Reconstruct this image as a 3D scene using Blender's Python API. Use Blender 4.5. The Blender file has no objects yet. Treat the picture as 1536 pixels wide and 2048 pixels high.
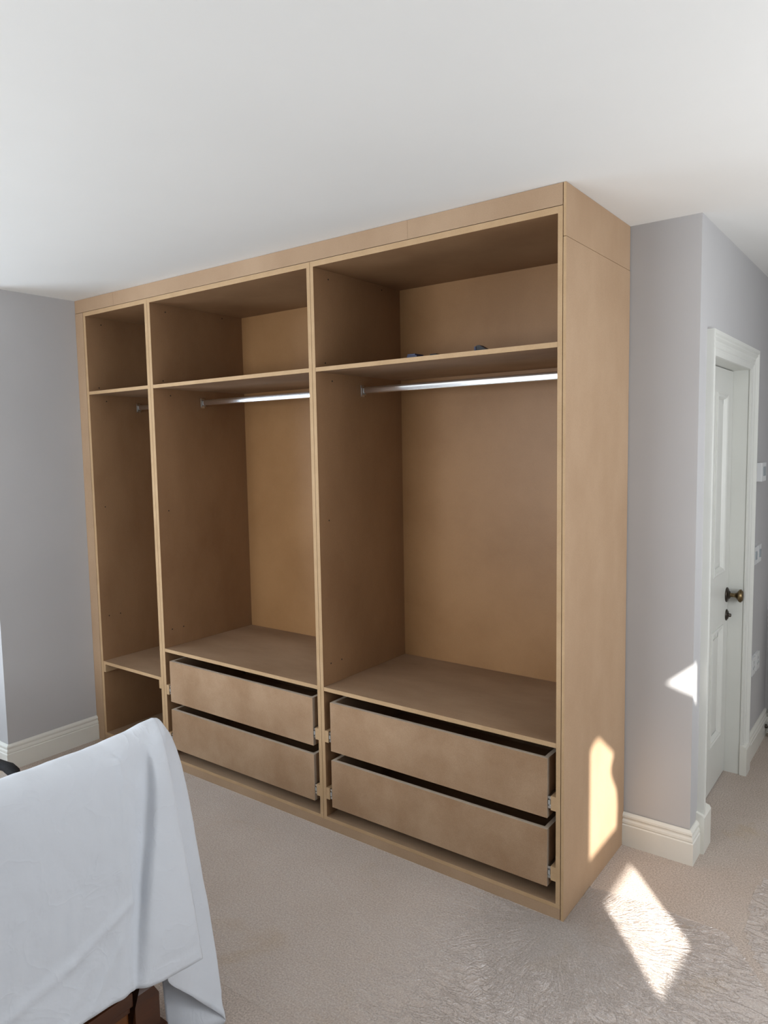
import bpy, bmesh, math, random
from mathutils import Vector, Matrix, noise

random.seed(7)
S = bpy.context.scene
COL = S.collection

# ------------------------------------------------------------------ camera
cd = bpy.data.cameras.new('camera')
cam = bpy.data.objects.new('camera', cd)
COL.objects.link(cam)
S.camera = cam
cd.sensor_fit = 'VERTICAL'
cd.sensor_height = 36.0
cd.lens = 36.0 * 1455.92 / 2048.0
cd.clip_start = 0.02
FWD = Vector((-0.59690265, 0.79738312, -0.08881098))
RGT = Vector((0.80136055, 0.59792369, -0.01756508))
UPV = Vector((-0.03909609, 0.08165426, 0.99589361))
m = Matrix((RGT, UPV, -FWD)).transposed().to_4x4()
m.translation = Vector((0.9232, -2.1954, 1.5976))
cam.matrix_world = m

# ------------------------------------------------------------------ light
S.view_settings.view_transform = 'Standard'
S.view_settings.look = 'None'
S.view_settings.gamma = 1.0
S.view_settings.use_curve_mapping = False
S.view_settings.exposure = 1.2
S.cycles.max_bounces = 10
S.cycles.diffuse_bounces = 7
S.cycles.glossy_bounces = 4
S.cycles.transparent_max_bounces = 12
S.cycles.use_denoising = True
S.cycles.caustics_reflective = False
S.cycles.caustics_refractive = False

W = bpy.data.worlds.new('sky')
S.world = W
W.use_nodes = True
wn = W.node_tree.nodes
bg = wn['Background']
bg.inputs[0].default_value = (0.62, 0.78, 1.0, 1)
bg.inputs[1].default_value = 1.0

AZ = Vector((-0.648, 0.762))
TANEL = 0.5
SUNDIR = Vector((AZ.x, AZ.y, -TANEL)).normalized()


def sun():
    l = bpy.data.lights.new('sun', 'SUN')
    l.energy = 8.5
    l.angle = math.radians(0.6)
    l.color = (1.0, 0.965, 0.90)
    o = bpy.data.objects.new('sun', l)
    COL.objects.link(o)
    o.rotation_euler = SUNDIR.to_track_quat('-Z', 'Y').to_euler()
    o.location = (4, -4, 4)


def area(name, loc, target, sx, sy, watts, color, spread=180):
    l = bpy.data.lights.new(name, 'AREA')
    l.shape = 'RECTANGLE'
    l.size = sx
    l.size_y = sy
    l.energy = watts
    l.color = color
    l.spread = math.radians(spread)
    o = bpy.data.objects.new(name, l)
    COL.objects.link(o)
    o.location = loc
    o.rotation_euler = (Vector(target) - Vector(loc)).to_track_quat('-Z', 'Y').to_euler()
    return o


sun()
# daylight of the room's windows, then an added hall fill
area('daylight_right', (1.88, -0.5, 1.4), (0.0, -0.5, 1.6), 1.6, 1.1, 6.5, (0.90, 0.95, 1.0))
area('daylight_left', (-3.85, -2.1, 1.4), (0.0, -2.1, 1.7), 2.0, 1.2, 24, (0.72, 0.86, 1.0))
area('daylight_front', (-1.6, -4.2, 1.45), (-1.4, 0.0, 2.7), 2.2, 1.2, 42, (0.95, 0.97, 1.0))
area('daylight_hall', (1.88, 0.1, 1.5), (0.0, 0.1, 1.6), 1.2, 1.1, 9, (0.95, 0.97, 1.0))  # added fill for the end panel and door, no window behind it


# ------------------------------------------------------------------ materials
def mat(name, color, rough=0.6, spec=0.3, metal=0.0, var=0.0, vscale=6.0, bump=0.0, bscale=80.0,
        color2=None, stretch=(1, 1, 1), bdist=0.002, speck=0.0, sscale=300.0, sheen=0.0, detail=4.0):
    mt = bpy.data.materials.new(name)
    mt.use_nodes = True
    nt = mt.node_tree
    b = nt.nodes['Principled BSDF']
    b.inputs['Roughness'].default_value = rough
    b.inputs['Specular IOR Level'].default_value = spec
    b.inputs['Metallic'].default_value = metal
    if sheen:
        b.inputs['Sheen Weight'].default_value = sheen
    b.inputs['Base Color'].default_value = (*color, 1)
    tc = nt.nodes.new('ShaderNodeNewGeometry')
    mp = nt.nodes.new('ShaderNodeMapping')
    mp.inputs['Scale'].default_value = stretch
    nt.links.new(tc.outputs['Position'], mp.inputs['Vector'])
    last = None
    if var > 0 or color2:
        n = nt.nodes.new('ShaderNodeTexNoise')
        n.inputs['Scale'].default_value = vscale
        n.inputs['Detail'].default_value = detail
        n.inputs['Roughness'].default_value = 0.6
        nt.links.new(mp.outputs[0], n.inputs['Vector'])
        r = nt.nodes.new('ShaderNodeValToRGB')
        c2 = color2 or tuple(c * (1 - var) for c in color)
        c1 = color if color2 else tuple(min(1, c * (1 + var)) for c in color)
        r.color_ramp.elements[0].position = 0.36
        r.color_ramp.elements[1].position = 0.64
        r.color_ramp.elements[0].color = (*c2, 1)
        r.color_ramp.elements[1].color = (*c1, 1)
        nt.links.new(n.outputs['Fac'], r.inputs['Fac'])
        last = r.outputs['Color']
        if speck > 0:
            n3 = nt.nodes.new('ShaderNodeTexNoise')
            n3.inputs['Scale'].default_value = sscale
            n3.inputs['Detail'].default_value = 2.0
            nt.links.new(tc.outputs['Position'], n3.inputs['Vector'])
            mr = nt.nodes.new('ShaderNodeMapRange')
            mr.inputs['From Min'].default_value = 0.3
            mr.inputs['From Max'].default_value = 0.7
            mr.inputs['To Min'].default_value = 1 - speck
            mr.inputs['To Max'].default_value = 1 + speck
            nt.links.new(n3.outputs['Fac'], mr.inputs['Value'])
            vm = nt.nodes.new('ShaderNodeVectorMath')
            vm.operation = 'SCALE'
            nt.links.new(last, vm.inputs[0])
            nt.links.new(mr.outputs[0], vm.inputs['Scale'])
            last = vm.outputs[0]
        nt.links.new(last, b.inputs['Base Color'])
    if bump > 0:
        n2 = nt.nodes.new('ShaderNodeTexNoise')
        n2.inputs['Scale'].default_value = bscale
        n2.inputs['Detail'].default_value = 4
        nt.links.new(mp.outputs[0], n2.inputs['Vector'])
        bp = nt.nodes.new('ShaderNodeBump')
        bp.inputs['Strength'].default_value = bump
        bp.inputs['Distance'].default_value = bdist
        nt.links.new(n2.outputs['Fac'], bp.inputs['Height'])
        nt.links.new(bp.outputs[0], b.inputs['Normal'])
    return mt


M = {}
M['wall'] = mat('lavender_grey_paint', (0.455, 0.45, 0.452), 0.75, 0.15, var=0.02, vscale=1.5, bump=0.05, bscale=220)
M['ceiling'] = mat('white_ceiling_paint', (0.80, 0.795, 0.77), 0.85, 0.1, var=0.012, vscale=1.2)
M['gloss'] = mat('white_gloss_paint', (0.68, 0.67, 0.615), 0.32, 0.4, var=0.02, vscale=5)
M['doorpaint'] = mat('white_door_paint', (0.64, 0.645, 0.605), 0.35, 0.4, var=0.02, vscale=3)
M['mdf'] = mat('mdf_face', (0.310, 0.183, 0.095), 0.55, 0.28, vscale=3.2, color2=(0.250, 0.140, 0.070), speck=0.06, sscale=420, detail=7, stretch=(1, 1, 0.5))  # interior boards, colour darkened to deepen the shade in the bays
M['mdf_outer'] = mat('mdf_sanded_face', (0.40, 0.275, 0.175), 0.65, 0.2, vscale=3.0, color2=(0.35, 0.232, 0.142), speck=0.06, sscale=380, detail=8, stretch=(1, 1, 0.6))  # same board, colour lightened for the better lit outside
M['mdf_edge'] = mat('mdf_cut_edge', (0.465, 0.315, 0.18), 0.7, 0.15, vscale=9, color2=(0.415, 0.275, 0.15), speck=0.05, sscale=300)
M['mdf_dusty'] = mat('mdf_dusty_face', (0.37, 0.245, 0.150), 0.7, 0.2, vscale=5, color2=(0.290, 0.178, 0.100), speck=0.07, sscale=350, detail=7)
M['mdf_shelf'] = mat('mdf_dusty_shelf', (0.345, 0.232, 0.146), 0.65, 0.22, vscale=2.6, color2=(0.255, 0.162, 0.096), speck=0.06, sscale=350, detail=8, stretch=(0.6, 1.3, 1))
M['mdf_back'] = mat('mdf_back_sheet', (0.310, 0.168, 0.070), 0.45, 0.35, vscale=3, color2=(0.268, 0.140, 0.055), speck=0.04, sscale=350)
M['pale_edge'] = mat('mdf_pale_edge', (0.47, 0.38, 0.29), 0.8, 0.1, var=0.06, vscale=25)
M['chrome'] = mat('bright_chrome', (0.86, 0.87, 0.88), 0.16, 0.5, metal=1.0)
M['steel'] = mat('zinc_steel', (0.62, 0.62, 0.60), 0.3, 0.5, metal=1.0)
M['brass'] = mat('aged_brass', (0.20, 0.145, 0.075), 0.32, 0.5, metal=1.0, var=0.25, vscale=60)
M['darkbrass'] = mat('dark_bronze', (0.07, 0.06, 0.05), 0.35, 0.5, metal=0.9, var=0.2, vscale=60)
M['plastic'] = mat('white_plastic', (0.66, 0.67, 0.67), 0.35, 0.4, var=0.01)
M['clip'] = mat('grey_clip', (0.30, 0.29, 0.27), 0.4, 0.4, var=0.02)
M['screen'] = mat('grey_display', (0.30, 0.34, 0.36), 0.25, 0.5, var=0.02)
M['dark'] = mat('black_plastic', (0.012, 0.012, 0.014), 0.5, 0.3, var=0.1)
M['navy'] = mat('navy_plastic', (0.018, 0.022, 0.055), 0.45, 0.4, var=0.1)
M['black'] = mat('black_webbing', (0.012, 0.012, 0.013), 0.75, 0.2, var=0.2, vscale=60, bump=0.3, bscale=300)
M['wood'] = mat('dark_stained_wood', (0.075, 0.024, 0.008), 0.34, 0.45, vscale=5, color2=(0.040, 0.013, 0.005), stretch=(2, 0.6, 5), detail=6)
M['panelwood'] = mat('orange_brown_panel_wood', (0.15, 0.050, 0.010), 0.36, 0.45, vscale=5, color2=(0.095, 0.030, 0.006), stretch=(2, 6, 0.7), detail=6)
M['bedding'] = mat('white_bedding', (0.76, 0.76, 0.73), 0.9, 0.1, var=0.02, bump=0.1, bscale=20, bdist=0.01)
M['blind'] = mat('curtain_cloth', (0.62, 0.62, 0.62), 0.9, 0.1, var=0.03)  # surface of the added mask that shapes the sun patches


def sheet_mat():
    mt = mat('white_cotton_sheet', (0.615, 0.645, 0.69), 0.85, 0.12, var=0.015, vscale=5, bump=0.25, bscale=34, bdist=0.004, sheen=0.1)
    return mt


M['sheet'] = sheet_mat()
_nt = M['sheet'].node_tree
_bp = [q for q in _nt.nodes if q.type == 'BUMP'][0]
_src = _bp.inputs['Height'].links[0].from_socket
_n = _nt.nodes.new('ShaderNodeTexNoise')
_n.inputs['Scale'].default_value = 9
_n.inputs['Detail'].default_value = 3
_n.inputs['Distortion'].default_value = 0.7
_g = _nt.nodes.new('ShaderNodeNewGeometry')
_nt.links.new(_g.outputs['Position'], _n.inputs['Vector'])
_a = _nt.nodes.new('ShaderNodeMath'); _a.operation = 'MULTIPLY_ADD'
_a.inputs[1].default_value = 2.0; _a.inputs[2].default_value = -1.0
_nt.links.new(_n.outputs['Fac'], _a.inputs[0])
_b = _nt.nodes.new('ShaderNodeMath'); _b.operation = 'ABSOLUTE'
_nt.links.new(_a.outputs[0], _b.inputs[0])
_c = _nt.nodes.new('ShaderNodeMath'); _c.operation = 'SUBTRACT'
_c.inputs[0].default_value = 1.0
_nt.links.new(_b.outputs[0], _c.inputs[1])
_d = _nt.nodes.new('ShaderNodeMath'); _d.operation = 'POWER'
_d.inputs[1].default_value = 9.0
_nt.links.new(_c.outputs[0], _d.inputs[0])
_e = _nt.nodes.new('ShaderNodeMath'); _e.operation = 'MULTIPLY_ADD'
_e.inputs[1].default_value = 0.8
_nt.links.new(_d.outputs[0], _e.inputs[0])
_nt.links.new(_src, _e.inputs[2])
_nt.links.new(_e.outputs[0], _bp.inputs['Height'])


def carpet_mat():
    mt = bpy.data.materials.new('beige_carpet')
    mt.use_nodes = True
    nt = mt.node_tree
    L = nt.links.new
    b = nt.nodes['Principled BSDF']
    b.inputs['Roughness'].default_value = 0.95
    b.inputs['Specular IOR Level'].default_value = 0.08
    g = nt.nodes.new('ShaderNodeNewGeometry')

    def nz(scale, det, rough=0.6):
        n = nt.nodes.new('ShaderNodeTexNoise')
        n.inputs['Scale'].default_value = scale
        n.inputs['Detail'].default_value = det
        n.inputs['Roughness'].default_value = rough
        L(g.outputs['Position'], n.inputs['Vector'])
        return n

    big = nz(2.2, 5)
    r1 = nt.nodes.new('ShaderNodeValToRGB')
    r1.color_ramp.elements[0].position = 0.35
    r1.color_ramp.elements[1].position = 0.68
    r1.color_ramp.elements[0].color = (0.475, 0.398, 0.340, 1)
    r1.color_ramp.elements[1].color = (0.525, 0.455, 0.402, 1)
    L(big.outputs['Fac'], r1.inputs['Fac'])
    fine = nz(170, 3, 0.8)
    mr = nt.nodes.new('ShaderNodeMapRange')
    mr.inputs['From Min'].default_value = 0.28
    mr.inputs['From Max'].default_value = 0.72
    mr.inputs['To Min'].default_value = 0.58
    mr.inputs['To Max'].default_value = 1.38
    L(fine.outputs['Fac'], mr.inputs['Value'])
    vm = nt.nodes.new('ShaderNodeVectorMath')
    vm.operation = 'SCALE'
    L(r1.outputs['Color'], vm.inputs[0])
    L(mr.outputs[0], vm.inputs['Scale'])
    # faint yellowish stains in the pile
    st = nz(3.4, 3)
    st.inputs['Distortion'].default_value = 0.6
    r2 = nt.nodes.new('ShaderNodeValToRGB')
    r2.color_ramp.elements[0].position = 0.60
    r2.color_ramp.elements[1].position = 0.74
    r2.color_ramp.elements[0].color = (0, 0, 0, 1)
    r2.color_ramp.elements[1].color = (0.55, 0.55, 0.55, 1)
    L(st.outputs['Fac'], r2.inputs['Fac'])
    mx = nt.nodes.new('ShaderNodeMixRGB')
    mx.blend_type = 'MULTIPLY'
    mx.inputs['Color2'].default_value = (0.92, 0.82, 0.62, 1)
    L(r2.outputs['Color'], mx.inputs['Fac'])
    L(vm.outputs[0], mx.inputs['Color1'])
    L(mx.outputs[0], b.inputs['Base Color'])
    bp = nt.nodes.new('ShaderNodeBump')
    bp.inputs['Strength'].default_value = 0.8
    bp.inputs['Distance'].default_value = 0.005
    L(fine.outputs['Fac'], bp.inputs['Height'])
    L(bp.outputs[0], b.inputs['Normal'])
    return mt


M['carpet'] = carpet_mat()


def film_mat():
    """thin polythene: mostly clear, with a pale sheen broken up by sharp crinkles"""
    mt = bpy.data.materials.new('clear_film')
    mt.use_nodes = True
    nt = mt.node_tree
    L = nt.links.new
    N = nt.nodes.new
    nt.nodes.remove(nt.nodes['Principled BSDF'])
    out = nt.nodes['Material Output']

    def math_(op, a, b=None, c=None):
        m_ = N('ShaderNodeMath')
        m_.operation = op
        for i, q in enumerate((a, b, c)):
            if q is None: continue
            if isinstance(q, (int, float)): m_.inputs[i].default_value = q
            else: L(q, m_.inputs[i])
        return m_.outputs[0]

    g = N('ShaderNodeNewGeometry')
    sp = N('ShaderNodeSeparateXYZ')
    L(g.outputs['Position'], sp.inputs[0])
    r = math_('SQRT', math_('ADD', math_('MULTIPLY', sp.outputs[0], sp.outputs[0]), math_('MULTIPLY', sp.outputs[1], sp.outputs[1])))
    an = math_('ARCTAN2', sp.outputs[1], sp.outputs[0])
    wob = N('ShaderNodeTexNoise')
    wob.inputs['Scale'].default_value = 6
    L(g.outputs['Position'], wob.inputs['Vector'])
    cb = N('ShaderNodeCombineXYZ')
    L(math_('ADD', math_('MULTIPLY', an, 16.0), math_('MULTIPLY', wob.outputs['Fac'], 5.0)), cb.inputs[0])
    L(math_('MULTIPLY', r, 5.0), cb.inputs[1])
    n1 = N('ShaderNodeTexNoise')
    n1.inputs['Scale'].default_value = 1.6
    n1.inputs['Detail'].default_value = 3
    L(cb.outputs[0], n1.inputs['Vector'])

    def ridge(o, p):
        return math_('POWER', math_('SUBTRACT', 1.0, math_('ABSOLUTE', math_('MULTIPLY_ADD', o, 2.0, -1.0))), p)

    mr = N('ShaderNodeMapRange')
    mr.interpolation_type = 'SMOOTHSTEP'
    mr.inputs['From Min'].default_value = .12
    mr.inputs['From Max'].default_value = .60
    mr.inputs['To Min'].default_value = 1
    mr.inputs['To Max'].default_value = 0
    L(r, mr.inputs['Value'])
    rad = math_('MULTIPLY', ridge(n1.outputs['Fac'], 5.0), mr.outputs[0])
    mp = N('ShaderNodeMapping')
    mp.inputs['Rotation'].default_value = (0, 0, .5)
    mp.inputs['Scale'].default_value = (1, 2.2, 1)
    L(g.outputs['Position'], mp.inputs['Vector'])
    n2 = N('ShaderNodeTexNoise')
    n2.inputs['Scale'].default_value = 12
    n2.inputs['Detail'].default_value = 4
    n2.inputs['Distortion'].default_value = 1.2
    L(mp.outputs[0], n2.inputs['Vector'])
    n3 = N('ShaderNodeTexNoise')
    n3.inputs['Scale'].default_value = 46
    n3.inputs['Detail'].default_value = 3
    n3.inputs['Distortion'].default_value = 0.8
    L(g.outputs['Position'], n3.inputs['Vector'])
    h = math_('ADD', math_('MULTIPLY', rad, 2.6), math_('ADD', math_('MULTIPLY', ridge(n2.outputs['Fac'], 14.0), .8), math_('MULTIPLY', ridge(n3.outputs['Fac'], 8.0), .15)))
    mk = N('ShaderNodeMapRange')
    mk.interpolation_type = 'SMOOTHSTEP'
    mk.inputs['From Min'].default_value = -.55
    mk.inputs['From Max'].default_value = .05
    mk.inputs['To Min'].default_value = .15
    mk.inputs['To Max'].default_value = 1
    L(sp.outputs[0], mk.inputs['Value'])
    h = math_('MULTIPLY', h, mk.outputs[0])
    bp = N('ShaderNodeBump')
    bp.inputs['Strength'].default_value = 1.0
    bp.inputs['Distance'].default_value = 0.010
    L(h, bp.inputs['Height'])

    tr = N('ShaderNodeBsdfTransparent')
    gl = N('ShaderNodeBsdfGlossy')
    gl.inputs['Roughness'].default_value = 0.22
    gl.inputs['Color'].default_value = (0.95, 0.96, 1.0, 1)
    L(bp.outputs[0], gl.inputs['Normal'])
    df = N('ShaderNodeBsdfDiffuse')
    df.inputs['Color'].default_value = (0.94, 0.86, 0.795, 1)
    L(bp.outputs[0], df.inputs['Normal'])
    m1 = N('ShaderNodeMixShader')
    m1.inputs[0].default_value = 0.28
    L(df.outputs[0], m1.inputs[1])
    L(gl.outputs[0], m1.inputs[2])
    lw = N('ShaderNodeLayerWeight')
    fac = math_('MULTIPLY', math_('MULTIPLY_ADD', math_('POWER', lw.outputs['Facing'], 4.0), .25, .34), math_('MULTIPLY_ADD', mk.outputs[0], .5, .5))
    mx = N('ShaderNodeMixShader')
    L(fac, mx.inputs[0])
    L(tr.outputs[0], mx.inputs[1])
    L(m1.outputs[0], mx.inputs[2])
    L(mx.outputs[0], out.inputs['Surface'])
    return mt


M['film'] = film_mat()


# ------------------------------------------------------------------ builders
def tag(o, label=None, cat=None, group=None, kind=None):
    if label: o['label'] = label
    if cat: o['category'] = cat
    if group: o['group'] = group
    if kind: o['kind'] = kind
    return o


def wloc(o):
    return Vector(o['_w']) if o is not None and '_w' in o else Vector((0, 0, 0))


def empty(name, loc, label=None, cat=None, group=None, kind=None):
    o = bpy.data.objects.new(name, None)
    COL.objects.link(o)
    o.location = loc
    o['_w'] = tuple(loc)
    o.empty_display_size = 0.1
    return tag(o, label, cat, group, kind)


def obj(name, verts, faces, mats, parent=None, origin=None, fmat=None, smooth=False):
    """mesh object from world-space vertices"""
    vs = [Vector(v) for v in verts]
    if origin is None:
        lo = Vector((min(v.x for v in vs), min(v.y for v in vs), min(v.z for v in vs)))
        hi = Vector((max(v.x for v in vs), max(v.y for v in vs), max(v.z for v in vs)))
        origin = Vector(((lo.x + hi.x) / 2, (lo.y + hi.y) / 2, lo.z))
    origin = Vector(origin)
    me = bpy.data.meshes.new(name)
    me.from_pydata([tuple(v - origin) for v in vs], [], faces)
    if not isinstance(mats, (list, tuple)): mats = [mats]
    for mm in mats: me.materials.append(mm)
    if fmat:
        for p, i in zip(me.polygons, fmat): p.material_index = i
    if smooth:
        for p in me.polygons: p.use_smooth = True
    me.update()
    o = bpy.data.objects.new(name, me)
    COL.objects.link(o)
    o['_w'] = tuple(origin)
    if parent is not None:
        o.parent = parent
        o.location = origin - wloc(parent)
    else:
        o.location = origin
    return o


BF = [(0, 3, 2, 1), (4, 5, 6, 7), (0, 1, 5, 4), (1, 2, 6, 5), (2, 3, 7, 6), (3, 0, 4, 7)]  # -z +z -y +x +y -x
BAX = [2, 2, 1, 0, 1, 0]


def bv(b):
    x0, x1, y0, y1, z0, z1 = b
    return [(x0, y0, z0), (x1, y0, z0), (x1, y1, z0), (x0, y1, z0), (x0, y0, z1), (x1, y0, z1), (x1, y1, z1), (x0, y1, z1)]


def box(name, b, mats, parent=None, edge=False, bevel=0.0):
    if bevel > 0:
        bm = bmesh.new()
        vv = [bm.verts.new(v) for v in bv(b)]
        for f in BF: bm.faces.new([vv[i] for i in f])
        bmesh.ops.bevel(bm, geom=list(bm.edges), offset=bevel, segments=2, affect='EDGES', profile=0.7)
        bm.verts.index_update()
        v = [tuple(x.co) for x in bm.verts]
        f = [[x.index for x in q.verts] for q in bm.faces]
        bm.free()
        return obj(name, v, f, mats, parent)
    fm = None
    if edge:
        d = (b[1] - b[0], b[3] - b[2], b[5] - b[4])
        thin = d.index(min(d))
        fm = [0 if a == thin else 1 for a in BAX]
    return obj(name, bv(b), BF, mats, parent, fmat=fm)


def boxes(name, bs, mats, parent=None):
    v, f = [], []
    for b in bs:
        k = len(v)
        v += bv(b)
        f += [tuple(i + k for i in q) for q in BF]
    return obj(name, v, f, mats, parent)


def lathe(name, prof, axis_o, axis, mats, parent=None, n=24, smooth=True):
    """prof: (distance along axis, radius)"""
    a = Vector(axis).normalized()
    t = Vector((0, 0, 1)) if abs(a.z) < 0.9 else Vector((1, 0, 0))
    u = a.cross(t).normalized()
    w = a.cross(u)
    v, f = [], []
    for d, r in prof:
        for k in range(n):
            ang = 2 * math.pi * k / n
            v.append(Vector(axis_o) + a * d + (u * math.cos(ang) + w * math.sin(ang)) * r)
    for i in range(len(prof) - 1):
        for k in range(n):
            f.append((i * n + k, i * n + (k + 1) % n, (i + 1) * n + (k + 1) % n, (i + 1) * n + k))
    f.append(tuple(reversed(range(n))))
    f.append(tuple((len(prof) - 1) * n + k for k in range(n)))
    return obj(name, v, f, mats, parent, smooth=smooth)


def sweep(name, prof, path, mats, parent=None):
    """profile (d,z) swept along a 2-D path, d is to the left of travel, mitred"""
    pts = [Vector(p) for p in path]
    nrm = []
    for i in range(len(pts) - 1):
        d = (pts[i + 1] - pts[i]).normalized()
        nrm.append(Vector((-d.y, d.x)))
    v, f = [], []
    for i, p in enumerate(pts):
        if i == 0: mm = nrm[0]
        elif i == len(pts) - 1: mm = nrm[-1]
        else:
            mm = nrm[i - 1] + nrm[i]
            mm = mm / mm.dot(nrm[i])
        for d, z in prof: v.append((p.x + mm.x * d, p.y + mm.y * d, z))
    k = len(prof)
    for i in range(len(pts) - 1):
        for j in range(k):
            jn = (j + 1) % k
            f.append((i * k + j, i * k + jn, (i + 1) * k + jn, (i + 1) * k + j))
    f.append(tuple(range(k)))
    f.append(tuple(reversed([(len(pts) - 1) * k + j for j in range(k)])))
    o = obj(name, v, f, mats, parent)
    fixn(o)
    return o


def fixn(o):
    bm = bmesh.new()
    bm.from_mesh(o.data)
    bmesh.ops.recalc_face_normals(bm, faces=bm.faces)
    bm.to_mesh(o.data)
    bm.free()


# ------------------------------------------------------------------ room shell
WW, D, A, H = 2.7541, 0.600, 0.2515, 2.4
YL = -0.4908
st = lambda o: tag(o, kind='structure')
XR, XN, YF, YB = 1.95, -3.95, -4.3, 2.17

st(box('floor', (XN - .1, XR + .15, YF - .1, YB + .1, -0.1, 0.0), M['carpet']))['label'] = 'beige cut-pile carpet covering the whole room'
st(box('ceiling', (XN - .1, XR + .15, YF - .1, YB + .1, H, H + .1), M['ceiling']))['label'] = 'plain white painted ceiling'
st(box('wall_left', (-WW - .12, -WW, YL, D + .1, 0, H), M['wall']))['label'] = 'lavender grey wall beside the wardrobe, ending at an outer corner'
st(box('wall_nook', (XN, -WW - .12, YL, YL + .1, 0, H), M['wall']))['label'] = 'side of the window bay catching blue daylight'
st(boxes('wall_bay', [(XN - .1, XN, YF, -3.1, 0, H), (XN - .1, XN, -1.1, YL + .1, 0, H),
                      (XN - .1, XN, -3.1, -1.1, 0, .8), (XN - .1, XN, -3.1, -1.1, 2.05, H)], M['wall']))['label'] = 'bay wall with the window behind the bed head'
st(box('wall_rear', (-WW, A - .12, D + .003, D + .1, 0, H), M['wall']))['label'] = 'lavender grey wall behind the wardrobe and to its right'
st(boxes('wall_front', [(XN - .1, -2.7, YF - .1, YF, 0, H), (-.5, XR + .15, YF - .1, YF, 0, H),
                        (-2.7, -.5, YF - .1, YF, 0, .85), (-2.7, -.5, YF - .1, YF, 2.05, H)], M['wall']))['label'] = 'wall behind the camera with a window'
DY0, DY1, DZ = 0.795, 1.515, 1.92
st(boxes('wall_door', [(A - .12, A, D + .003, DY0 - .02, 0, H), (A - .12, A, DY1 + .02, YB, 0, H), (A - .12, A, DY0 - .02, DY1 + .02, DZ + .02, H)], M['wall']))['label'] = 'lavender grey wall holding the panelled door'
st(box('wall_hall', (A - .12, XR, YB, YB + .1, 0, H), M['wall']))['label'] = 'end wall past the panelled door'
WY0, WY1, WZ0, WZ1 = -3.2, -0.9, 0.85, 2.25
st(boxes('wall_right', [(XR, XR + .15, YF, WY0, 0, H), (XR, XR + .15, WY1, YB + .1, 0, H),
                        (XR, XR + .15, WY0, WY1, 0, WZ0), (XR, XR + .15, WY0, WY1, WZ1, H)], M['wall']))['label'] = 'wall with the sunny window to the right of the camera'


def window_frame(name, axis, pos, a0, a1, z0, z1, label, bars=1):
    t = .05
    def B(p0, p1, q0, q1, th=.06):
        return (pos, pos + th, p0, p1, q0, q1) if axis == 'x' else (p0, p1, pos, pos + th, q0, q1)
    root = empty(name, (pos, (a0 + a1) / 2, z0) if axis == 'x' else ((a0 + a1) / 2, pos, z0), label, None, None, 'structure')
    box('frame', B(a0, a1, z0, z0 + t), M['gloss'], root)
    box('frame', B(a0, a1, z1 - t, z1), M['gloss'], root)
    box('frame', B(a0, a0 + t, z0 + t, z1 - t), M['gloss'], root)
    box('frame', B(a1 - t, a1, z0 + t, z1 - t), M['gloss'], root)
    for i in range(bars):
        c = a0 + (a1 - a0) * (i + 1) / (bars + 1)
        box('glazing_bar', B(c - .025, c + .025, z0 + t, z1 - t), M['gloss'], root)


window_frame('window_1', 'x', XR + .08, WY0, WY1, WZ0, WZ1, 'wide window in the right-hand wall behind its curtain', 0)
window_frame('window_2', 'x', XN - .08, -3.1, -1.1, .8, 2.05, 'white framed bay window beyond the bed', 2)
window_frame('window_3', 'y', YF - .08, -2.7, -.5, .85, 2.05, 'white framed window behind the camera', 2)

# added unseen mask at the sunny window, gaps cut to shape the sun patches
def to_win(p):
    x, y, z = p
    s = (XR - .02 - x) / (-AZ.x)
    return (y - AZ.y * s, z + TANEL * s)


gap_floor = [(0.080, 0.466, 0), (0.086, 0.165, 0), (0.361, -0.163, 0), (0.368, 0.131, 0)]
gap_side = [(0, .321, .526), (0, .272, .524), (0, .237, .505), (0, .237, .10), (0, .52, .10), (0, .527, .19), (0, .515, .253), (0, .472, .305),
            (0, .447, .348), (0, .458, .38), (0, .482, .41)]
gap_wall = [(.165, .6, .688), (.300, .6, .805), (.305, .6, .64), (.255, .6, .662), (.215, .6, .672)]
bm = bmesh.new()
edges = []
for loop in ([(WY0 - .05, WZ0 - .05), (WY1 + .05, WZ0 - .05), (WY1 + .05, WZ1 + .05), (WY0 - .05, WZ1 + .05)],
             [to_win(p) for p in gap_floor], [to_win(p) for p in gap_side], [to_win(p) for p in gap_wall]):
    vs = [bm.verts.new((XR - .02, y, z)) for y, z in loop]
    edges += [bm.edges.new((vs[i], vs[(i + 1) % len(vs)])) for i in range(len(vs))]
bmesh.ops.triangle_fill(bm, use_beauty=True, edges=edges)
bmesh.ops.recalc_face_normals(bm, faces=bm.faces)
bm.verts.index_update()
cv = [tuple(v.co) for v in bm.verts]
cf = [[v.index for v in f.verts] for f in bm.faces]
bm.free()
cu = obj('window_blind', cv, cf, M['blind'])
cu.modifiers.new('thick', 'SOLIDIFY').thickness = 0.004
tag(cu, 'drawn pale window blind with gaps letting the sun through', 'blind')

SK = [(0, 0), (.0175, 0), (.0175, .084), (.0135, .088), (.0160, .093), (.0150, .101), (.0105, .107), (.0105, .112), (.0135, .116),
      (.0125, .123), (.008, .128), (.004, .1315), (0, .1315)]
tag(sweep('baseboard_left', SK, [(-WW, -0.001), (-WW, YL), (XN, YL)], M['gloss']), 'moulded white skirting board left of the wardrobe', kind='structure')
tag(sweep('baseboard_right', SK, [(A, .70), (A, D), (0.0005, D)], M['gloss']), 'moulded white skirting board around the wall corner right of the wardrobe', kind='structure')
tag(sweep('baseboard_door', SK, [(A, YB), (A, 1.60)], M['gloss']), 'moulded white skirting board beyond the panelled door', kind='structure')
tag(sweep('baseboard_hall', SK, [(XR, YB), (A + .0175, YB)], M['gloss']), 'moulded white skirting board along the end wall', kind='structure')

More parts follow.
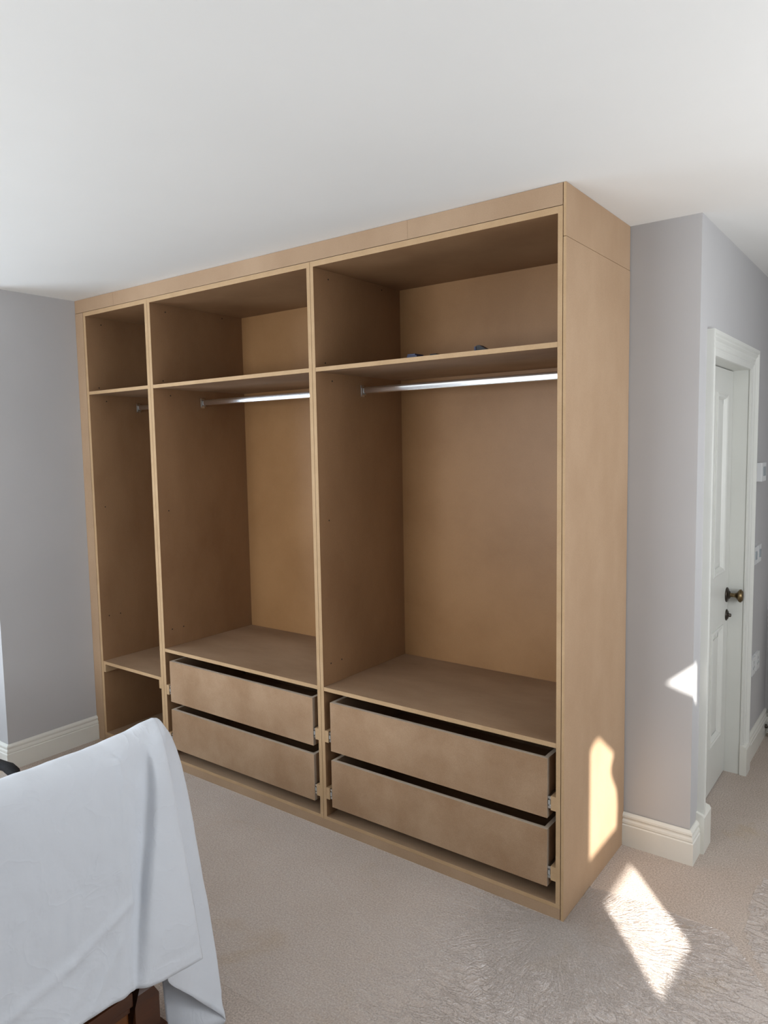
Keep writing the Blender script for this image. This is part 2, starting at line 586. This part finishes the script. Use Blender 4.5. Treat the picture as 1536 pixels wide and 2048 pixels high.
# ------------------------------------------------------------------ door
door = empty('door_1', (.16, 1.155, 0), 'white four-panel door with brass knob in the wall right of the wardrobe', None, None, 'structure')
XD = .183
box('door_leaf', (XD - .04, XD - .012, DY0 + .003, DY1 - .003, .008, DZ - .004), M['doorpaint'], door)
ym = [(.798, .905), (1.115, 1.19), (1.40, 1.512)]
zr = [(.008, .22), (.75, .997), (1.81, DZ - .004)]
for y0, y1 in (ym[0], ym[2]):
    box('stile', (XD - .012, XD, y0, y1, .008, DZ - .004), M['doorpaint'], door)
for z0, z1 in zr:
    box('rail', (XD - .012, XD, ym[0][1], ym[2][0], z0, z1), M['doorpaint'], door)
for z0, z1 in ((.22, .75), (.997, 1.81)):
    box('stile', (XD - .012, XD, ym[1][0], ym[1][1], z0, z1), M['doorpaint'], door)
MP = [(0, 0), (0, .005), (.006, .007), (.012, .003), (.018, .004), (.024, -.004), (.028, -.011)]
for z0, z1 in ((.22, .75), (.997, 1.81)):
    for y0, y1 in ((.905, 1.115), (1.19, 1.40)):
        v, f = [], []
        for w, h in MP:
            v += [(XD + h, y0 + w, z0 + w), (XD + h, y1 - w, z0 + w), (XD + h, y1 - w, z1 - w), (XD + h, y0 + w, z1 - w)]
        for i in range(len(MP) - 1):
            for k in range(4):
                kn = (k + 1) % 4
                f.append((i * 4 + k, i * 4 + kn, (i + 1) * 4 + kn, (i + 1) * 4 + k))
        mo = obj('panel_moulding', v, f, M['doorpaint'], door)
        box('panel', (XD - .0125, XD - .006, y0 + .05, y1 - .05, z0 + .05, z1 - .05), M['doorpaint'], door, bevel=.002)
kn = lathe('door_knob', [(.004, .013), (.014, .012), (.020, .0095), (.034, .0095), (.042, .013), (.050, .022), (.055, .029), (.060, .031), (.064, .0305),
                    (.0645, .026), (.067, .0265), (.071, .022), (.073, .012)], (XD, 1.479, .876), (1, 0, 0), M['brass'], door)
kn['label'] = 'aged brass door knob'
rs = lathe('knob_rose', [(0, .035), (.004, .035), (.007, .031), (.010, .021), (.014, .018), (.017, .014)], (XD, 1.479, .876), (1, 0, 0), M['darkbrass'], door)
rs['label'] = 'dark bronze round rose behind the knob'
lk = lathe('escutcheon', [(0, .027), (.003, .027), (.006, .021), (.009, .018), (.011, .009), (.020, .008), (.022, .005)], (XD, 1.483, .778), (1, 0, 0), M['darkbrass'], door)
lk['label'] = 'small dark keyhole cover'
# jamb lining
JX0, JX1 = A - .12, A + .004
tag(boxes('trim_1', [(JX0, JX1, DY1, DY1 + .02, 0, DZ + .02), (JX0, JX1, DY0 - .02, DY0, 0, DZ + .02), (JX0, JX1, DY0, DY1, DZ, DZ + .02)], M['doorpaint']),
    'white door lining', kind='structure')
# moulded architrave
AP = [(0, 0), (0, .026), (.014, .027), (.020, .021), (.028, .023), (.036, .016), (.046, .0165), (.056, .012), (.064, .0165), (.072, .0125), (.082, .0105), (.088, .0085), (.088, 0)]
v, f = [], []
ay0, ay1, azt = .706, 1.600, 2.010
for w, h in AP:
    w = w * 1.01
    v += [(A + h, ay0 + w, .0), (A + h, ay0 + w, azt - w), (A + h, ay1 - w, azt - w), (A + h, ay1 - w, .0)]
n = len(AP)
for i in range(n - 1):
    for k in range(3):
        f.append((i * 4 + k, i * 4 + k + 1, (i + 1) * 4 + k + 1, (i + 1) * 4 + k))
o = obj('trim_2', v, f, M['doorpaint'])
fixn(o)
tag(o, 'moulded white architrave around the panelled door', kind='structure')
for nm, (y0, y1), zt, lb in (('trim_3', (.690, .800), .150, 'left'), ('trim_4', (1.508, 1.603), .135, 'right')):
    x0, x1 = A, A + .031
    v = [(x0, y0, 0), (x1, y0, 0), (x1, y1, 0), (x0, y1, 0), (x0, y0, zt + .012), (x1, y0, zt - .006), (x1, y1, zt - .006), (x0, y1, zt + .012),
         (x1 - .006, y0, zt + .004), (x1 - .006, y1, zt + .004)]
    f = [(0, 3, 2, 1), (1, 2, 6, 5), (5, 6, 9, 8), (8, 9, 7, 4), (0, 4, 7, 3), (0, 1, 5, 8, 4), (3, 7, 9, 6, 2)]
    tag(obj(nm, v, f, M['gloss']), 'white plinth block at the foot of the %s architrave leg' % lb, kind='structure')

# ------------------------------------------------------------------ wall fittings
th = empty('thermostat', (A, 1.78, 1.44), 'white wall thermostat with grey display beside the door frame', 'thermostat')
box('case', (A, A + .028, 1.722, 1.835, 1.398, 1.490), M['plastic'], th, bevel=.004)
box('display', (A + .027, A + .0295, 1.752, 1.815, 1.425, 1.470), M['screen'], th)
for i, (y0, lab) in enumerate(((1.690, 'white light switch plate nearer the door frame, under the thermostat'), (1.788, 'white light switch plate farther from the door frame, under the thermostat'))):
    sw = empty('light_switch', (A, y0 + .043, 1.035), lab, 'switch', 'light switches beside the door')
    box('plate', (A, A + .010, y0, y0 + .086, .990, 1.078), M['plastic'], sw, bevel=.002)
    box('rocker', (A + .009, A + .0145, y0 + .03, y0 + .056, 1.015, 1.055), M['screen'], sw)
for i, (y0, lab) in enumerate(((1.690, 'white wall socket nearer the door frame, low above the skirting'), (1.800, 'white wall socket farther from the door frame, low above the skirting'))):
    so = empty('wall_socket', (A, y0 + .043, .475), lab, 'socket', 'sockets beside the door')
    box('plate', (A, A + .014, y0, y0 + .088, .435, .522), M['plastic'], so, bevel=.002)
    for dy, dz in ((.044, .062), (.028, .035), (.06, .035)):
        box('pin_slot', (A + .0135, A + .0146, y0 + dy - .004, y0 + dy + .004, .435 + dz - .006, .435 + dz + .006), M['screen'], so)

rad = empty('radiator', (.7, 2.1, 0), 'radiator whose chrome valve shows low by the end wall skirting', 'radiator')
bs = []
pv, pf = [], []
for i in range(24):
    x = .34 + i * .034
    bs.append((x, x + .026, 2.062, 2.072, .17, .70))
box('panel', (.335, 1.155, 2.072, 2.112, .15, .72), M['gloss'], rad, bevel=.008)
boxes('fin', bs, M['gloss'], rad)['kind'] = 'stuff'
box('wall_bracket', (.5, .54, 2.11, YB - .012, .3, .6), M['gloss'], rad)
box('wall_bracket', (.95, .99, 2.11, YB - .012, .3, .6), M['gloss'], rad)
lathe('pipe', [(0, .0075), (.035, .0075)], (.292, 2.085, 0), (0, 0, 1), M['chrome'], rad, n=12)
lathe('valve', [(0, .012), (.01, .014), (.014, .011), (.03, .012), (.036, .015), (.05, .015), (.056, .010)], (.292, 2.085, .03), (0, 0, 1), M['chrome'], rad, n=14)
lathe('valve_cap', [(0, .008), (.008, .011), (.022, .011), (.026, .006)], (.283, 2.085, .058), (-1, 0, 0), M['darkbrass'], rad, n=14)
lathe('tail_pipe', [(0, .008), (.06, .008)], (.30, 2.085, .068), (1, 0, 0), M['chrome'], rad, n=12)
lathe('tail_pipe', [(0, .008), (.09, .008)], (.358, 2.085, .066), (0, 0, 1), M['chrome'], rad, n=12)

# ------------------------------------------------------------------ wardrobe
wr = empty('wardrobe', (-WW / 2, D / 2, 0), 'large built-in wardrobe of bare brown fibreboard with three open bays and four drawers', 'wardrobe')
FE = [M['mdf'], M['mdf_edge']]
T = .0165
units = [(-2.6800, -2.1279), (-2.1263, -1.0668), (-1.0652, -0.0110)]     # outer limits of the three carcasses
inn = [(-2.660, -2.1486), (-2.1066, -1.0840), (-1.0486, -0.0270)]
ZB0, ZB, ZT, ZTT = .0390, .0535, 2.3094, 2.3305
YBK = .5877
for (u0, u1), (i0, i1), zl in zip(units, inn, (.457, .612, .612)):
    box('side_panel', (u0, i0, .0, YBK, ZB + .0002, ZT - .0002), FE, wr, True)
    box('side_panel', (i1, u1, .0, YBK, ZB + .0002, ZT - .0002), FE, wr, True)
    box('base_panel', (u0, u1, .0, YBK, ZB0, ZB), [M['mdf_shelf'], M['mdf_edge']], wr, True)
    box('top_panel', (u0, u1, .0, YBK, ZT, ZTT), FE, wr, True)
    box('back_panel', (u0, u1, YBK, YBK + .006, ZB0, ZTT), M['mdf_back'], wr)
    box('shelf', (i0 + .0005, i1 - .0005, .0005, YBK - .001, 1.9015, 1.918), [M['mdf_shelf'], M['mdf_edge']], wr, True)['label'] = 'upper shelf across the bay'
    box('shelf', (i0 + .0008, i1 - .0008, .0005, YBK - .002, zl - T, zl), [M['mdf_shelf'], M['mdf_edge']], wr, True)['label'] = 'lower shelf of the bay'
# cornice, filler, plinth, end panel
for x0, x1 in ((-WW + .001, -2.4022), (-2.4015, -.5945), (-.5938, -.0114)):
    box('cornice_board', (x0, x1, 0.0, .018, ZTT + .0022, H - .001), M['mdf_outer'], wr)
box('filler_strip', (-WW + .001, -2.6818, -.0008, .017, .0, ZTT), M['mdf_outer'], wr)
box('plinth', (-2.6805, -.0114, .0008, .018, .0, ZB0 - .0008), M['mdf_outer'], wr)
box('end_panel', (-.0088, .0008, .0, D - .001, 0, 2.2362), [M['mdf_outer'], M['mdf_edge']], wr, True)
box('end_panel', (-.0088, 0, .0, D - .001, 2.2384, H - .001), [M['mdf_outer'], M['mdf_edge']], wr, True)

# runner battens, slides and drawers
def batten(x0, x1, z0, z1, y1=.52):
    box('runner_batten', (x0, x1, .0006, y1, z0, z1), [M['mdf_shelf'], M['mdf_edge']], wr, False)
    return


for (i0, i1) in inn[1:]:
    for z0, z1 in ((.377, .426), (.131, .180)):
        for s, xb in ((1, i0), (-1, i1)):
            xs = sorted((xb + s * .0002, xb + s * .0185))
            o = box('runner_batten', (xs[0], xs[1], .0006, .52, z0, z1), M['mdf_edge'], wr)
            xs = sorted((xb + s * .0190, xb + s * .0305))
            zc = (z0 + z1) / 2
            sl = boxes('drawer_slide', [(xs[0], xs[1], .004, .46, zc + .012, zc + .021), (xs[0], xs[1], .004, .46, zc - .021, zc - .012),
                                        (xs[0] + .003, xs[1] - .003, .008, .46, zc - .012, zc + .012)], M['steel'], wr)
            xc = (xs[0] + xs[1]) / 2
            box('slide_clip', (xc - .004, xc + .004, .002, .016, zc - .008, zc + .008), M['clip'], sl)
i0, i1 = inn[0]
box('shelf_batten', (i0 + .0002, i0 + .018, .0006, .55, .397, .457 - T - .0005), M['mdf_edge'], wr)
box('shelf_batten', (i1 - .018, i1 - .0002, .0006, .55, .397, .457 - T - .0005), M['mdf_edge'], wr)
FD = [M['mdf_dusty'], M['pale_edge']]
for (i0, i1), nm in zip(inn[1:], ('middle', 'right-hand')):
    for (z0, z1), lv in (((.345, .552), 'upper'), ((.103, .305), 'lower')):
        x0, x1 = i0 + .0312, i1 - .0312
        dw = empty('drawer', ((x0 + x1) / 2, .25, z0))
        dw.parent = wr
        dw.location = Vector(dw['_w']) - wloc(wr)
        dw['label'] = '%s open-topped drawer of the %s bay' % (lv, nm)
        t = .0155
        yf = .001
        box('drawer_front', (x0, x1, yf, yf + t, z0, z1), FD, dw, True)
        box('drawer_side', (x0, x0 + t, yf + t, .50, z0, z1), FD, dw, True)
        box('drawer_side', (x1 - t, x1, yf + t, .50, z0, z1), FD, dw, True)
        box('drawer_back', (x0 + t, x1 - t, .50 - t, .50, z0, z1), FD, dw, True)
        box('drawer_bottom', (x0 + t, x1 - t, yf + t, .50 - t, z0 + .01, z0 + .016), M['mdf'], dw)

# hanging rails
for (i0, i1), nm in zip(inn, ('narrow', 'middle', 'right-hand')):
    n = 20
    yc, zc = .297, 1.842
    v, f = [], []
    for x in (i0 + .004, i1 - .004):
        for k in range(n):
            a = 2 * math.pi * k / n
            c, s = math.cos(a), math.sin(a)
            v.append((x, yc + .0075 * math.copysign(abs(c) ** .55, c), zc + .0150 * math.copysign(abs(s) ** .8, s)))
    for k in range(n):
        f.append((k, (k + 1) % n, n + (k + 1) % n, n + k))
    f += [tuple(reversed(range(n))), tuple(range(n, 2 * n))]
    rl = obj('hanging_rail', v, f, M['chrome'], wr)
    fixn(rl)
    rl['label'] = 'chrome oval hanging rail of the %s bay' % nm
    for s, xb in ((1, i0), (-1, i1)):
        xs = sorted((xb + s * .0003, xb + s * .004))
        br = box('rail_bracket', (xs[0], xs[1], yc - .0115, yc + .0115, zc - .027, zc + .023), M['steel'], rl, bevel=.0012)
        xs = sorted((xb + s * .004, xb + s * .013))
        boxes('rail_socket', [(xs[0], xs[1], yc - .0105, yc - .0080, zc - .018, zc + .010), (xs[0], xs[1], yc + .0080, yc + .0105, zc - .018, zc + .010),
                              (xs[0], xs[1], yc - .0105, yc + .0105, zc - .0205, zc - .0168)], M['steel'], rl)

# countersunk screw heads on the side panels
sv, sf = [], []
def screw(x, y, z, nx=1, r=.0035):
    k = len(sv)
    for j in range(8):
        a = 2 * math.pi * j / 8
        sv.append((x, y + r * math.cos(a), z + r * math.sin(a)))
    sf.append(tuple(range(k, k + 8)))
for xs_ in (inn[0][0], inn[1][0], inn[2][0]):
    for y, z in ((.09, 2.275), (.45, 2.29), (.06, 1.94), (.05, .70), (.10, 1.87), (.06, 1.30), (.12, .70)):
        screw(xs_ + .0004, y, z)
o = obj('screw_hole', sv, sf, M['dark'], wr)
o['kind'] = 'stuff'
tag(o, kind='stuff')

# things left on the right-hand upper shelf
def small_case(name, x0, x1, y0, y1, z, h, mt, label, cat, lid=None):
    t = empty(name, ((x0 + x1) / 2, (y0 + y1) / 2, z), label, cat)
    box('body', (x0, x1, y0, y1, z, z + h * .7), mt, t, bevel=.002)
    box('cap', (x0 + .002, x1 - .008, y0 + .002, y1 - .002, z + h * .7, z + h), mt, t, bevel=.0015)
    return t
ZS = 1.9182
small_case('tool_case', -.640, -.596, .05, .11, ZS, .020, M['navy'], 'small navy blue case on the wardrobe upper shelf, leftmost of three small things', 'case')
small_case('drill_bit_holder', -.548, -.510, .06, .09, ZS, .0135, M['dark'], 'thin dark holder lying between the navy case and the black clamp on the upper shelf', 'holder')
t = empty('clamp', (-.33, .07, ZS), 'small black wedge-shaped clamp on the wardrobe upper shelf, nearest the end panel', 'clamp')
obj('body', [(-.350, .055, ZS), (-.296, .055, ZS), (-.350, .055, ZS + .024), (-.338, .055, ZS + .025), (-.350, .085, ZS), (-.296, .085, ZS), (-.350, .085, ZS + .024), (-.338, .085, ZS + .025)],
    [(0, 1, 3, 2), (4, 6, 7, 5), (0, 4, 5, 1), (1, 5, 7, 3), (3, 7, 6, 2), (0, 2, 6, 4)], M['dark'], t)
box('jaw', (-.356, -.350, .052, .088, ZS, ZS + .021), M['navy'], t)

# ------------------------------------------------------------------ bed
bed = empty('bed', (-1.65, -1.9, 0), 'dark wooden bed with panelled footboard, mostly hidden under the white dust sheet', 'bed')
FX0, FX1 = -.665, -.600
BY1, BY0 = -1.156, -2.70


def post(yc0, yc1):
    prof = [(FX0, 0), (FX1, 0), (FX1, .222), (FX1 - .004, .245), (FX1 - .018, .262), (FX1 - .022, .80), (FX1 - .012, .85), (FX1 - .022, .885), (FX0 + .02, .893), (FX0 + .004, .86), (FX0 + .01, .8), (FX0 + .008, .26), (FX0, .24)]
    k = len(prof)
    v = []
    for y, ins in ((yc0, 1), (yc1, -1)):
        for x, z in prof:
            d = ins * (.03 if z > .25 else (.012 if z > .235 else 0))
            v.append((x, y + d, z))
    f = [(i, (i + 1) % k, k + (i + 1) % k, k + i) for i in range(k)] + [tuple(reversed(range(k))), tuple(range(k, 2 * k))]
    o = obj('post', v, f, M['wood'], bed)
    fixn(o)


post(-1.226, BY1)
post(BY0, BY0 + .07)
box('top_rail', (FX0 + .012, FX1 - .022, BY0 + .05, -1.20, .80, .885), M['wood'], bed, bevel=.012)
box('bottom_rail', (FX0 + .008, FX1 - .006, BY0 + .07, -1.2265, .225, .262), M['wood'], bed, bevel=.005)
box('bottom_rail', (FX0 + .008, FX1 - .006, BY0 + .07, -1.228, .03, .075), M['wood'], bed, bevel=.005)
for y0, y1 in ((-1.70, -1.233), (-2.18, -1.72), (-2.62, -2.20)):
    box('panel', (FX0 + .025, FX1 - .020, y0, y1, .072, .228), M['panelwood'], bed, bevel=.004)
    box('panel', (FX0 + .025, FX1 - .026, y0, y1, .262, .80), M['panelwood'], bed)
    for z0, z1 in ((.210, .226), (.074, .088)):
        box('bead', (FX1 - .021, FX1 - .011, y0, y1, z0, z1), M['wood'], bed, bevel=.003)
box('foot', (FX0 - .01, FX1 + .012, BY1 - .09, BY1 + .016, 0, .135), M['wood'], bed, bevel=.008)
box('side_rail', (-2.70, FX0, BY1 - .05, BY1 - .015, .18, .34), M['wood'], bed)
box('side_rail', (-2.70, FX0, BY0 + .015, BY0 + .05, .18, .34), M['wood'], bed)
box('headboard', (-2.74, -2.69, BY0, BY1, .0, 1.1), M['wood'], bed, bevel=.01)
box('mattress', (-2.68, FX0 - .07, BY0 + .06, BY1 - .055, .30, .54), M['bedding'], bed, bevel=.05)

# duvet: soft quilt on the mattress
nx, ny = 60, 40
v, f = [], []
dx0, dx1, dy0, dy1 = -2.62, FX0 - .11, BY0 + .02, BY1 - .005
for i in range(nx + 1):
    for j in range(ny + 1):
        u, w = i / nx, j / ny
        x, y = dx0 + (dx1 - dx0) * u, dy0 + (dy1 - dy0) * w
        e = min(1, min(u, 1 - u) * 9) ** .5
        e2 = min(1, min(w, 1 - w) * 9) ** .5
        z = .545 + .065 * e * e2 + .014 * noise.noise(Vector((x * 4, y * 4, 1.0))) * e * e2
        v.append((x, y, z))
for i in range(nx):
    for j in range(ny):
        a = i * (ny + 1) + j
        f.append((a, a + ny + 1, a + ny + 2, a + 1))
dv = obj('duvet', v, f, M['bedding'], smooth=True)
tag(dv, 'white duvet on the bed behind the sheet-covered footboard', 'duvet')
md = dv.modifiers.new('t', 'SOLIDIFY')
md.thickness = .01

# black strap along the edge of the duvet
v, f = [], []
pathp = [(-1.85, -1.128, .592), (-1.70, -1.131, .600), (-1.55, -1.134, .604), (-1.46, -1.137, .606), (-1.40, -1.139, .609), (-1.37, -1.138, .612), (-1.335, -1.139, .607), (-1.31, -1.143, .596), (-1.24, -1.145, .590), (-1.10, -1.148, .588)]
for k, (x, y, z) in enumerate(pathp):
    wd = .016 + (.005 if 3 < k < 7 else 0)
    for a in range(10):
        an = 2 * math.pi * a / 10
        v.append((x, y + wd * math.cos(an), z + .012 * math.sin(an)))
for k in range(len(pathp) - 1):
    for a in range(10):
        f.append((k * 10 + a, k * 10 + (a + 1) % 10, (k + 1) * 10 + (a + 1) % 10, (k + 1) * 10 + a))
f += [tuple(reversed(range(10))), tuple(range((len(pathp) - 1) * 10, len(pathp) * 10))]
o = obj('strap', v, f, M['black'], smooth=True)
fixn(o)
tag(o, 'black strap lying along the edge of the white duvet', 'strap')

# ------------------------------------------------------------------ dust sheet over the footboard
def front(y_top, y_bot, xo, hem, dz=0):
    r = []
    for x, z, t in ((-.715, .60, 0), (-.712, .80, 0), (-.697, .872, 0), (-.650, .900, 0), (-.606, .882, 0), (-.586, .82, .08),
                    (-.578, .70, .3), (-.572, .56, .5), (-.566, .43, .75), (-.556, hem, 1)):
        r.append((x + (xo if z < .85 and x > -.6 else 0) * min(1, t * 1.5), y_top + (y_bot - y_top) * t, z + (dz if z > .78 else 0)))
    return r


PK = [(-.700, -1.100, .80), (-.700, -1.100, .86), (-.688, -1.095, .893), (-.655, -1.095, .909)]
PS = [(-.700, -1.100, .80), (-.700, -1.098, .86), (-.690, -1.090, .890), (-.660, -1.082, .905)]
cols = [
    front(-2.75, -2.78, 0, .31), front(-2.2, -2.22, .0, .32), front(-1.85, -1.87, .002, .325), front(-1.55, -1.57, -.004, .318), front(-1.38, -1.40, .003, .316, -.003),
    front(-1.27, -1.31, .004, .313, -.002),
    front(-1.238, -1.285, .006, .311),
    [(-.712, -1.20, .60), (-.712, -1.19, .80), (-.697, -1.17, .875), (-.652, -1.165, .903), (-.61, -1.165, .885), (-.594, -1.165, .80), (-.592, -1.175, .70), (-.587, -1.195, .56), (-.577, -1.222, .43), (-.560, -1.25, .308)],
    [(-.710, -1.16, .62), (-.710, -1.15, .80), (-.695, -1.13, .882), (-.653, -1.13, .9095), (-.606, -1.145, .880), (-.570, -1.153, .80), (-.562, -1.160, .70), (-.556, -1.185, .56), (-.550, -1.205, .43), (-.544, -1.225, .305)],
    PK + [(-.602, -1.112, .880), (-.580, -1.107, .792), (-.570, -1.097, .68), (-.560, -1.084, .55), (-.550, -1.074, .42), (-.540, -1.062, .280)],
    PK + [(-.624, -1.102, .876), (-.618, -1.122, .79), (-.614, -1.132, .68), (-.608, -1.137, .55), (-.602, -1.140, .42), (-.572, -1.146, .268)],
    PS + [(-.636, -1.078, .878), (-.645, -1.070, .79), (-.650, -1.062, .66), (-.648, -1.053, .50), (-.642, -1.047, .33), (-.608, -1.038, .122)],
    PS + [(-.662, -1.060, .876), (-.680, -1.013, .80), (-.680, -.984, .68), (-.675, -.960, .50), (-.655, -.938, .275), (-.592, -.955, .006)],
    PS + [(-.685, -1.072, .870), (-.715, -1.03, .79), (-.722, -1.01, .66), (-.720, -.99, .48), (-.705, -.975, .28), (-.606, -.995, .006)],
    PS + [(-.693, -1.085, .862), (-.718, -1.07, .78), (-.722, -1.065, .65), (-.718, -1.06, .47), (-.708, -1.058, .27), (-.640, -1.045, .006)],
    PS + [(-.697, -1.095, .855), (-.718, -1.09, .77), (-.722, -1.085, .64), (-.720, -1.08, .47), (-.712, -1.075, .27), (-.672, -1.085, .006)],
]


def cr(p0, p1, p2, p3, t, al=.5):
    # centripetal Catmull-Rom
    def tj(ti, a, b): return ti + max((b - a).length, 1e-5) ** al
    t0 = 0
    t1 = tj(t0, p0, p1); t2 = tj(t1, p1, p2); t3 = tj(t2, p2, p3)
    x = t1 + (t2 - t1) * t
    A1 = p0 * ((t1 - x) / (t1 - t0)) + p1 * ((x - t0) / (t1 - t0))
    A2 = p1 * ((t2 - x) / (t2 - t1)) + p2 * ((x - t1) / (t2 - t1))
    A3 = p2 * ((t3 - x) / (t3 - t2)) + p3 * ((x - t2) / (t3 - t2))
    B1 = A1 * ((t2 - x) / (t2 - t0)) + A2 * ((x - t0) / (t2 - t0))
    B2 = A2 * ((t3 - x) / (t3 - t1)) + A3 * ((x - t1) / (t3 - t1))
    return B1 * ((t2 - x) / (t2 - t1)) + B2 * ((x - t1) / (t2 - t1))


def dense(pts, counts):
    q = [Vector(p) for p in pts]
    q = [q[0] * 2 - q[1]] + q + [q[-1] * 2 - q[-2]]
    out = []
    for i in range(1, len(q) - 2):
        for k in range(counts[i - 1]):
            out.append(cr(q[i - 1], q[i], q[i + 1], q[i + 2], k / counts[i - 1]))
    out.append(q[-2].copy())
    return out


vc = [4, 5, 6, 7, 8, 12, 14, 14, 14]
colsd = [dense(c, vc) for c in cols]
uc = [14, 14, 22, 16, 12, 7, 9, 9, 12, 8, 12, 14, 10, 8, 6]
rows = []
for r in range(len(colsd[0])):
    rows.append(dense([c[r] for c in colsd], uc))
NV, NU = len(rows), len(rows[0])


def line_d(p, a, b):
    ax, ay = a; bx, by = b
    dx, dy = bx - ax, by - ay
    t = max(0, min(1, ((p[0] - ax) * dx + (p[1] - ay) * dy) / (dx * dx + dy * dy)))
    return math.hypot(p[0] - ax - t * dx, p[1] - ay - t * dy)


# pressed-in creases on the hanging front, in (y, z)
CREASE = [((-1.242, .874), (-1.243, .50), .0035, .006), ((-1.246, .52), (-1.40, .455), .004, .010), ((-1.40, .455), (-1.62, .405), .0035, .012),
          ((-1.28, .44), (-1.36, .33), .003, .010), ((-1.248, .52), (-1.255, .31), .002, .005), ((-1.33, .86), (-1.30, .70), .0015, .008), ((-1.50, .62), (-1.53, .42), .002, .012),
          ((-1.19, .85), (-1.20, .70), .0025, .006), ((-1.42, .60), (-1.44, .50), .002, .008), ((-1.38, .60), (-1.395, .50), .002, .007), ((-1.35, .42), (-1.44, .32), .002, .009)]
verts = []
for r in range(NV):
    for c in range(NU):
        p = rows[r][c].copy()
        rn = rows[min(r + 1, NV - 1)][c] - rows[max(r - 1, 0)][c]
        cn = rows[r][min(c + 1, NU - 1)] - rows[r][max(c - 1, 0)]
        nn = cn.cross(rn)
        if nn.length > 1e-9: nn.normalize()
        else: nn = Vector((1, 0, 0))
        if p.x > -.60 and p.z < .87 and nn.x < 0: nn = -nn
        d = 0
        lowf = min(1, max(0, (.88 - p.z) / .3))
        d += .0055 * lowf * noise.noise(Vector((p.y * 7, p.z * 3.2, p.x * 7)))
        d += .0018 * noise.noise(Vector((p.y * 30 + p.z * 9, p.z * 16, 3.3)))
        if c < sum(uc[:9]):
            for a, b, am, wd in CREASE:
                d += 1.5 * am * math.exp(-(line_d((p.y, p.z), a, b) / wd) ** 2)
        if r >= NV - 4: d += .0012
        if r == NV - 5: d -= .0008
        verts.append(p + nn * d)
faces = []
for r in range(NV - 1):
    for c in range(NU - 1):
        a = r * NU + c
        faces.append((a, a + 1, a + NU + 1, a + NU))
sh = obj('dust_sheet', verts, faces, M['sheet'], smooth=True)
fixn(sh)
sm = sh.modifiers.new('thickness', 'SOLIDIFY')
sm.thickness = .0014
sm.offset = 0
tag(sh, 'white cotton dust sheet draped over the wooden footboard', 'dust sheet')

# ------------------------------------------------------------------ clear film on the carpet
def inside(p, poly):
    x, y = p
    c = False
    j = len(poly) - 1
    for i in range(len(poly)):
        xi, yi = poly[i]; xj, yj = poly[j]
        if (yi > y) != (yj > y) and x < (xj - xi) * (y - yi) / (yj - yi) + xi: c = not c
        j = i
    return c


def film(name, poly, label, step, amp):
    xs = [p[0] for p in poly]; ys = [p[1] for p in poly]
    x0, x1, y0, y1 = min(xs), max(xs), min(ys), max(ys)
    nx, ny = int((x1 - x0) / step) + 1, int((y1 - y0) / step) + 1
    idx, v, f = {}, [], []
    ok = {}
    for i in range(nx):
        for j in range(ny):
            ok[i, j] = inside((x0 + (i + .5) * step, y0 + (j + .5) * step), poly)

    def vert(i, j):
        if (i, j) not in idx:
            x, y = x0 + i * step, y0 + j * step
            rr = math.hypot(x, y)
            an = math.atan2(y, x)
            rad_ = math.exp(-((rr - .25) / .28) ** 2) * abs(noise.noise(Vector((an * 17 + 2.5 * noise.noise(Vector((x * 5, y * 5, 0))), rr * 1.6, 2.0))))
            gen = max(0, noise.noise(Vector((x * 13, y * 26, 5.0)))) + .7 * max(0, noise.noise(Vector((x * 34, y * 22, 9.0))))
            fold = math.exp(-(line_d((x, y), (-.887, -.235), (-.393, -.447)) / .006) ** 2)
            z = .0025 + .004 * fold + amp * (.25 + .75 * min(1, max(0, (x + .55) / .6))) * (1.2 * rad_ + .8 * gen)
            idx[i, j] = len(v)
            v.append((x, y, z))
        return idx[i, j]

    for i in range(nx):
        for j in range(ny):
            if ok[i, j]:
                f.append((vert(i, j), vert(i + 1, j), vert(i + 1, j + 1), vert(i, j + 1)))
    o = obj(name, v, f, M['film'], smooth=True)
    assert o.data.polygons[0].normal.z > 0
    tag(o, label, 'film')
    return o


film('carpet_film', [(-1.9, -.003), (.004, -.003), (.004, .235), (.10, .244), (.245, .25), (.45, .253), (.53, .15), (.60, .05), (.70, -.1), (1.1, -.5), (1.1, -1.5), (-.3, -1.5), (-.50, -.86), (-.86, -.86), (-.90, -1.08), (-1.9, -1.08)],
     'crinkled clear plastic film covering the carpet in front of the wardrobe corner', .006, .0075)
film('carpet_film', [(.487, .56), (.492, .42), (.506, .277), (.56, .16), (.62, .09), (1.2, .05), (1.2, 1.1), (.60, 1.1)],
     'smoother second strip of clear film on the carpet towards the door', .012, .002)
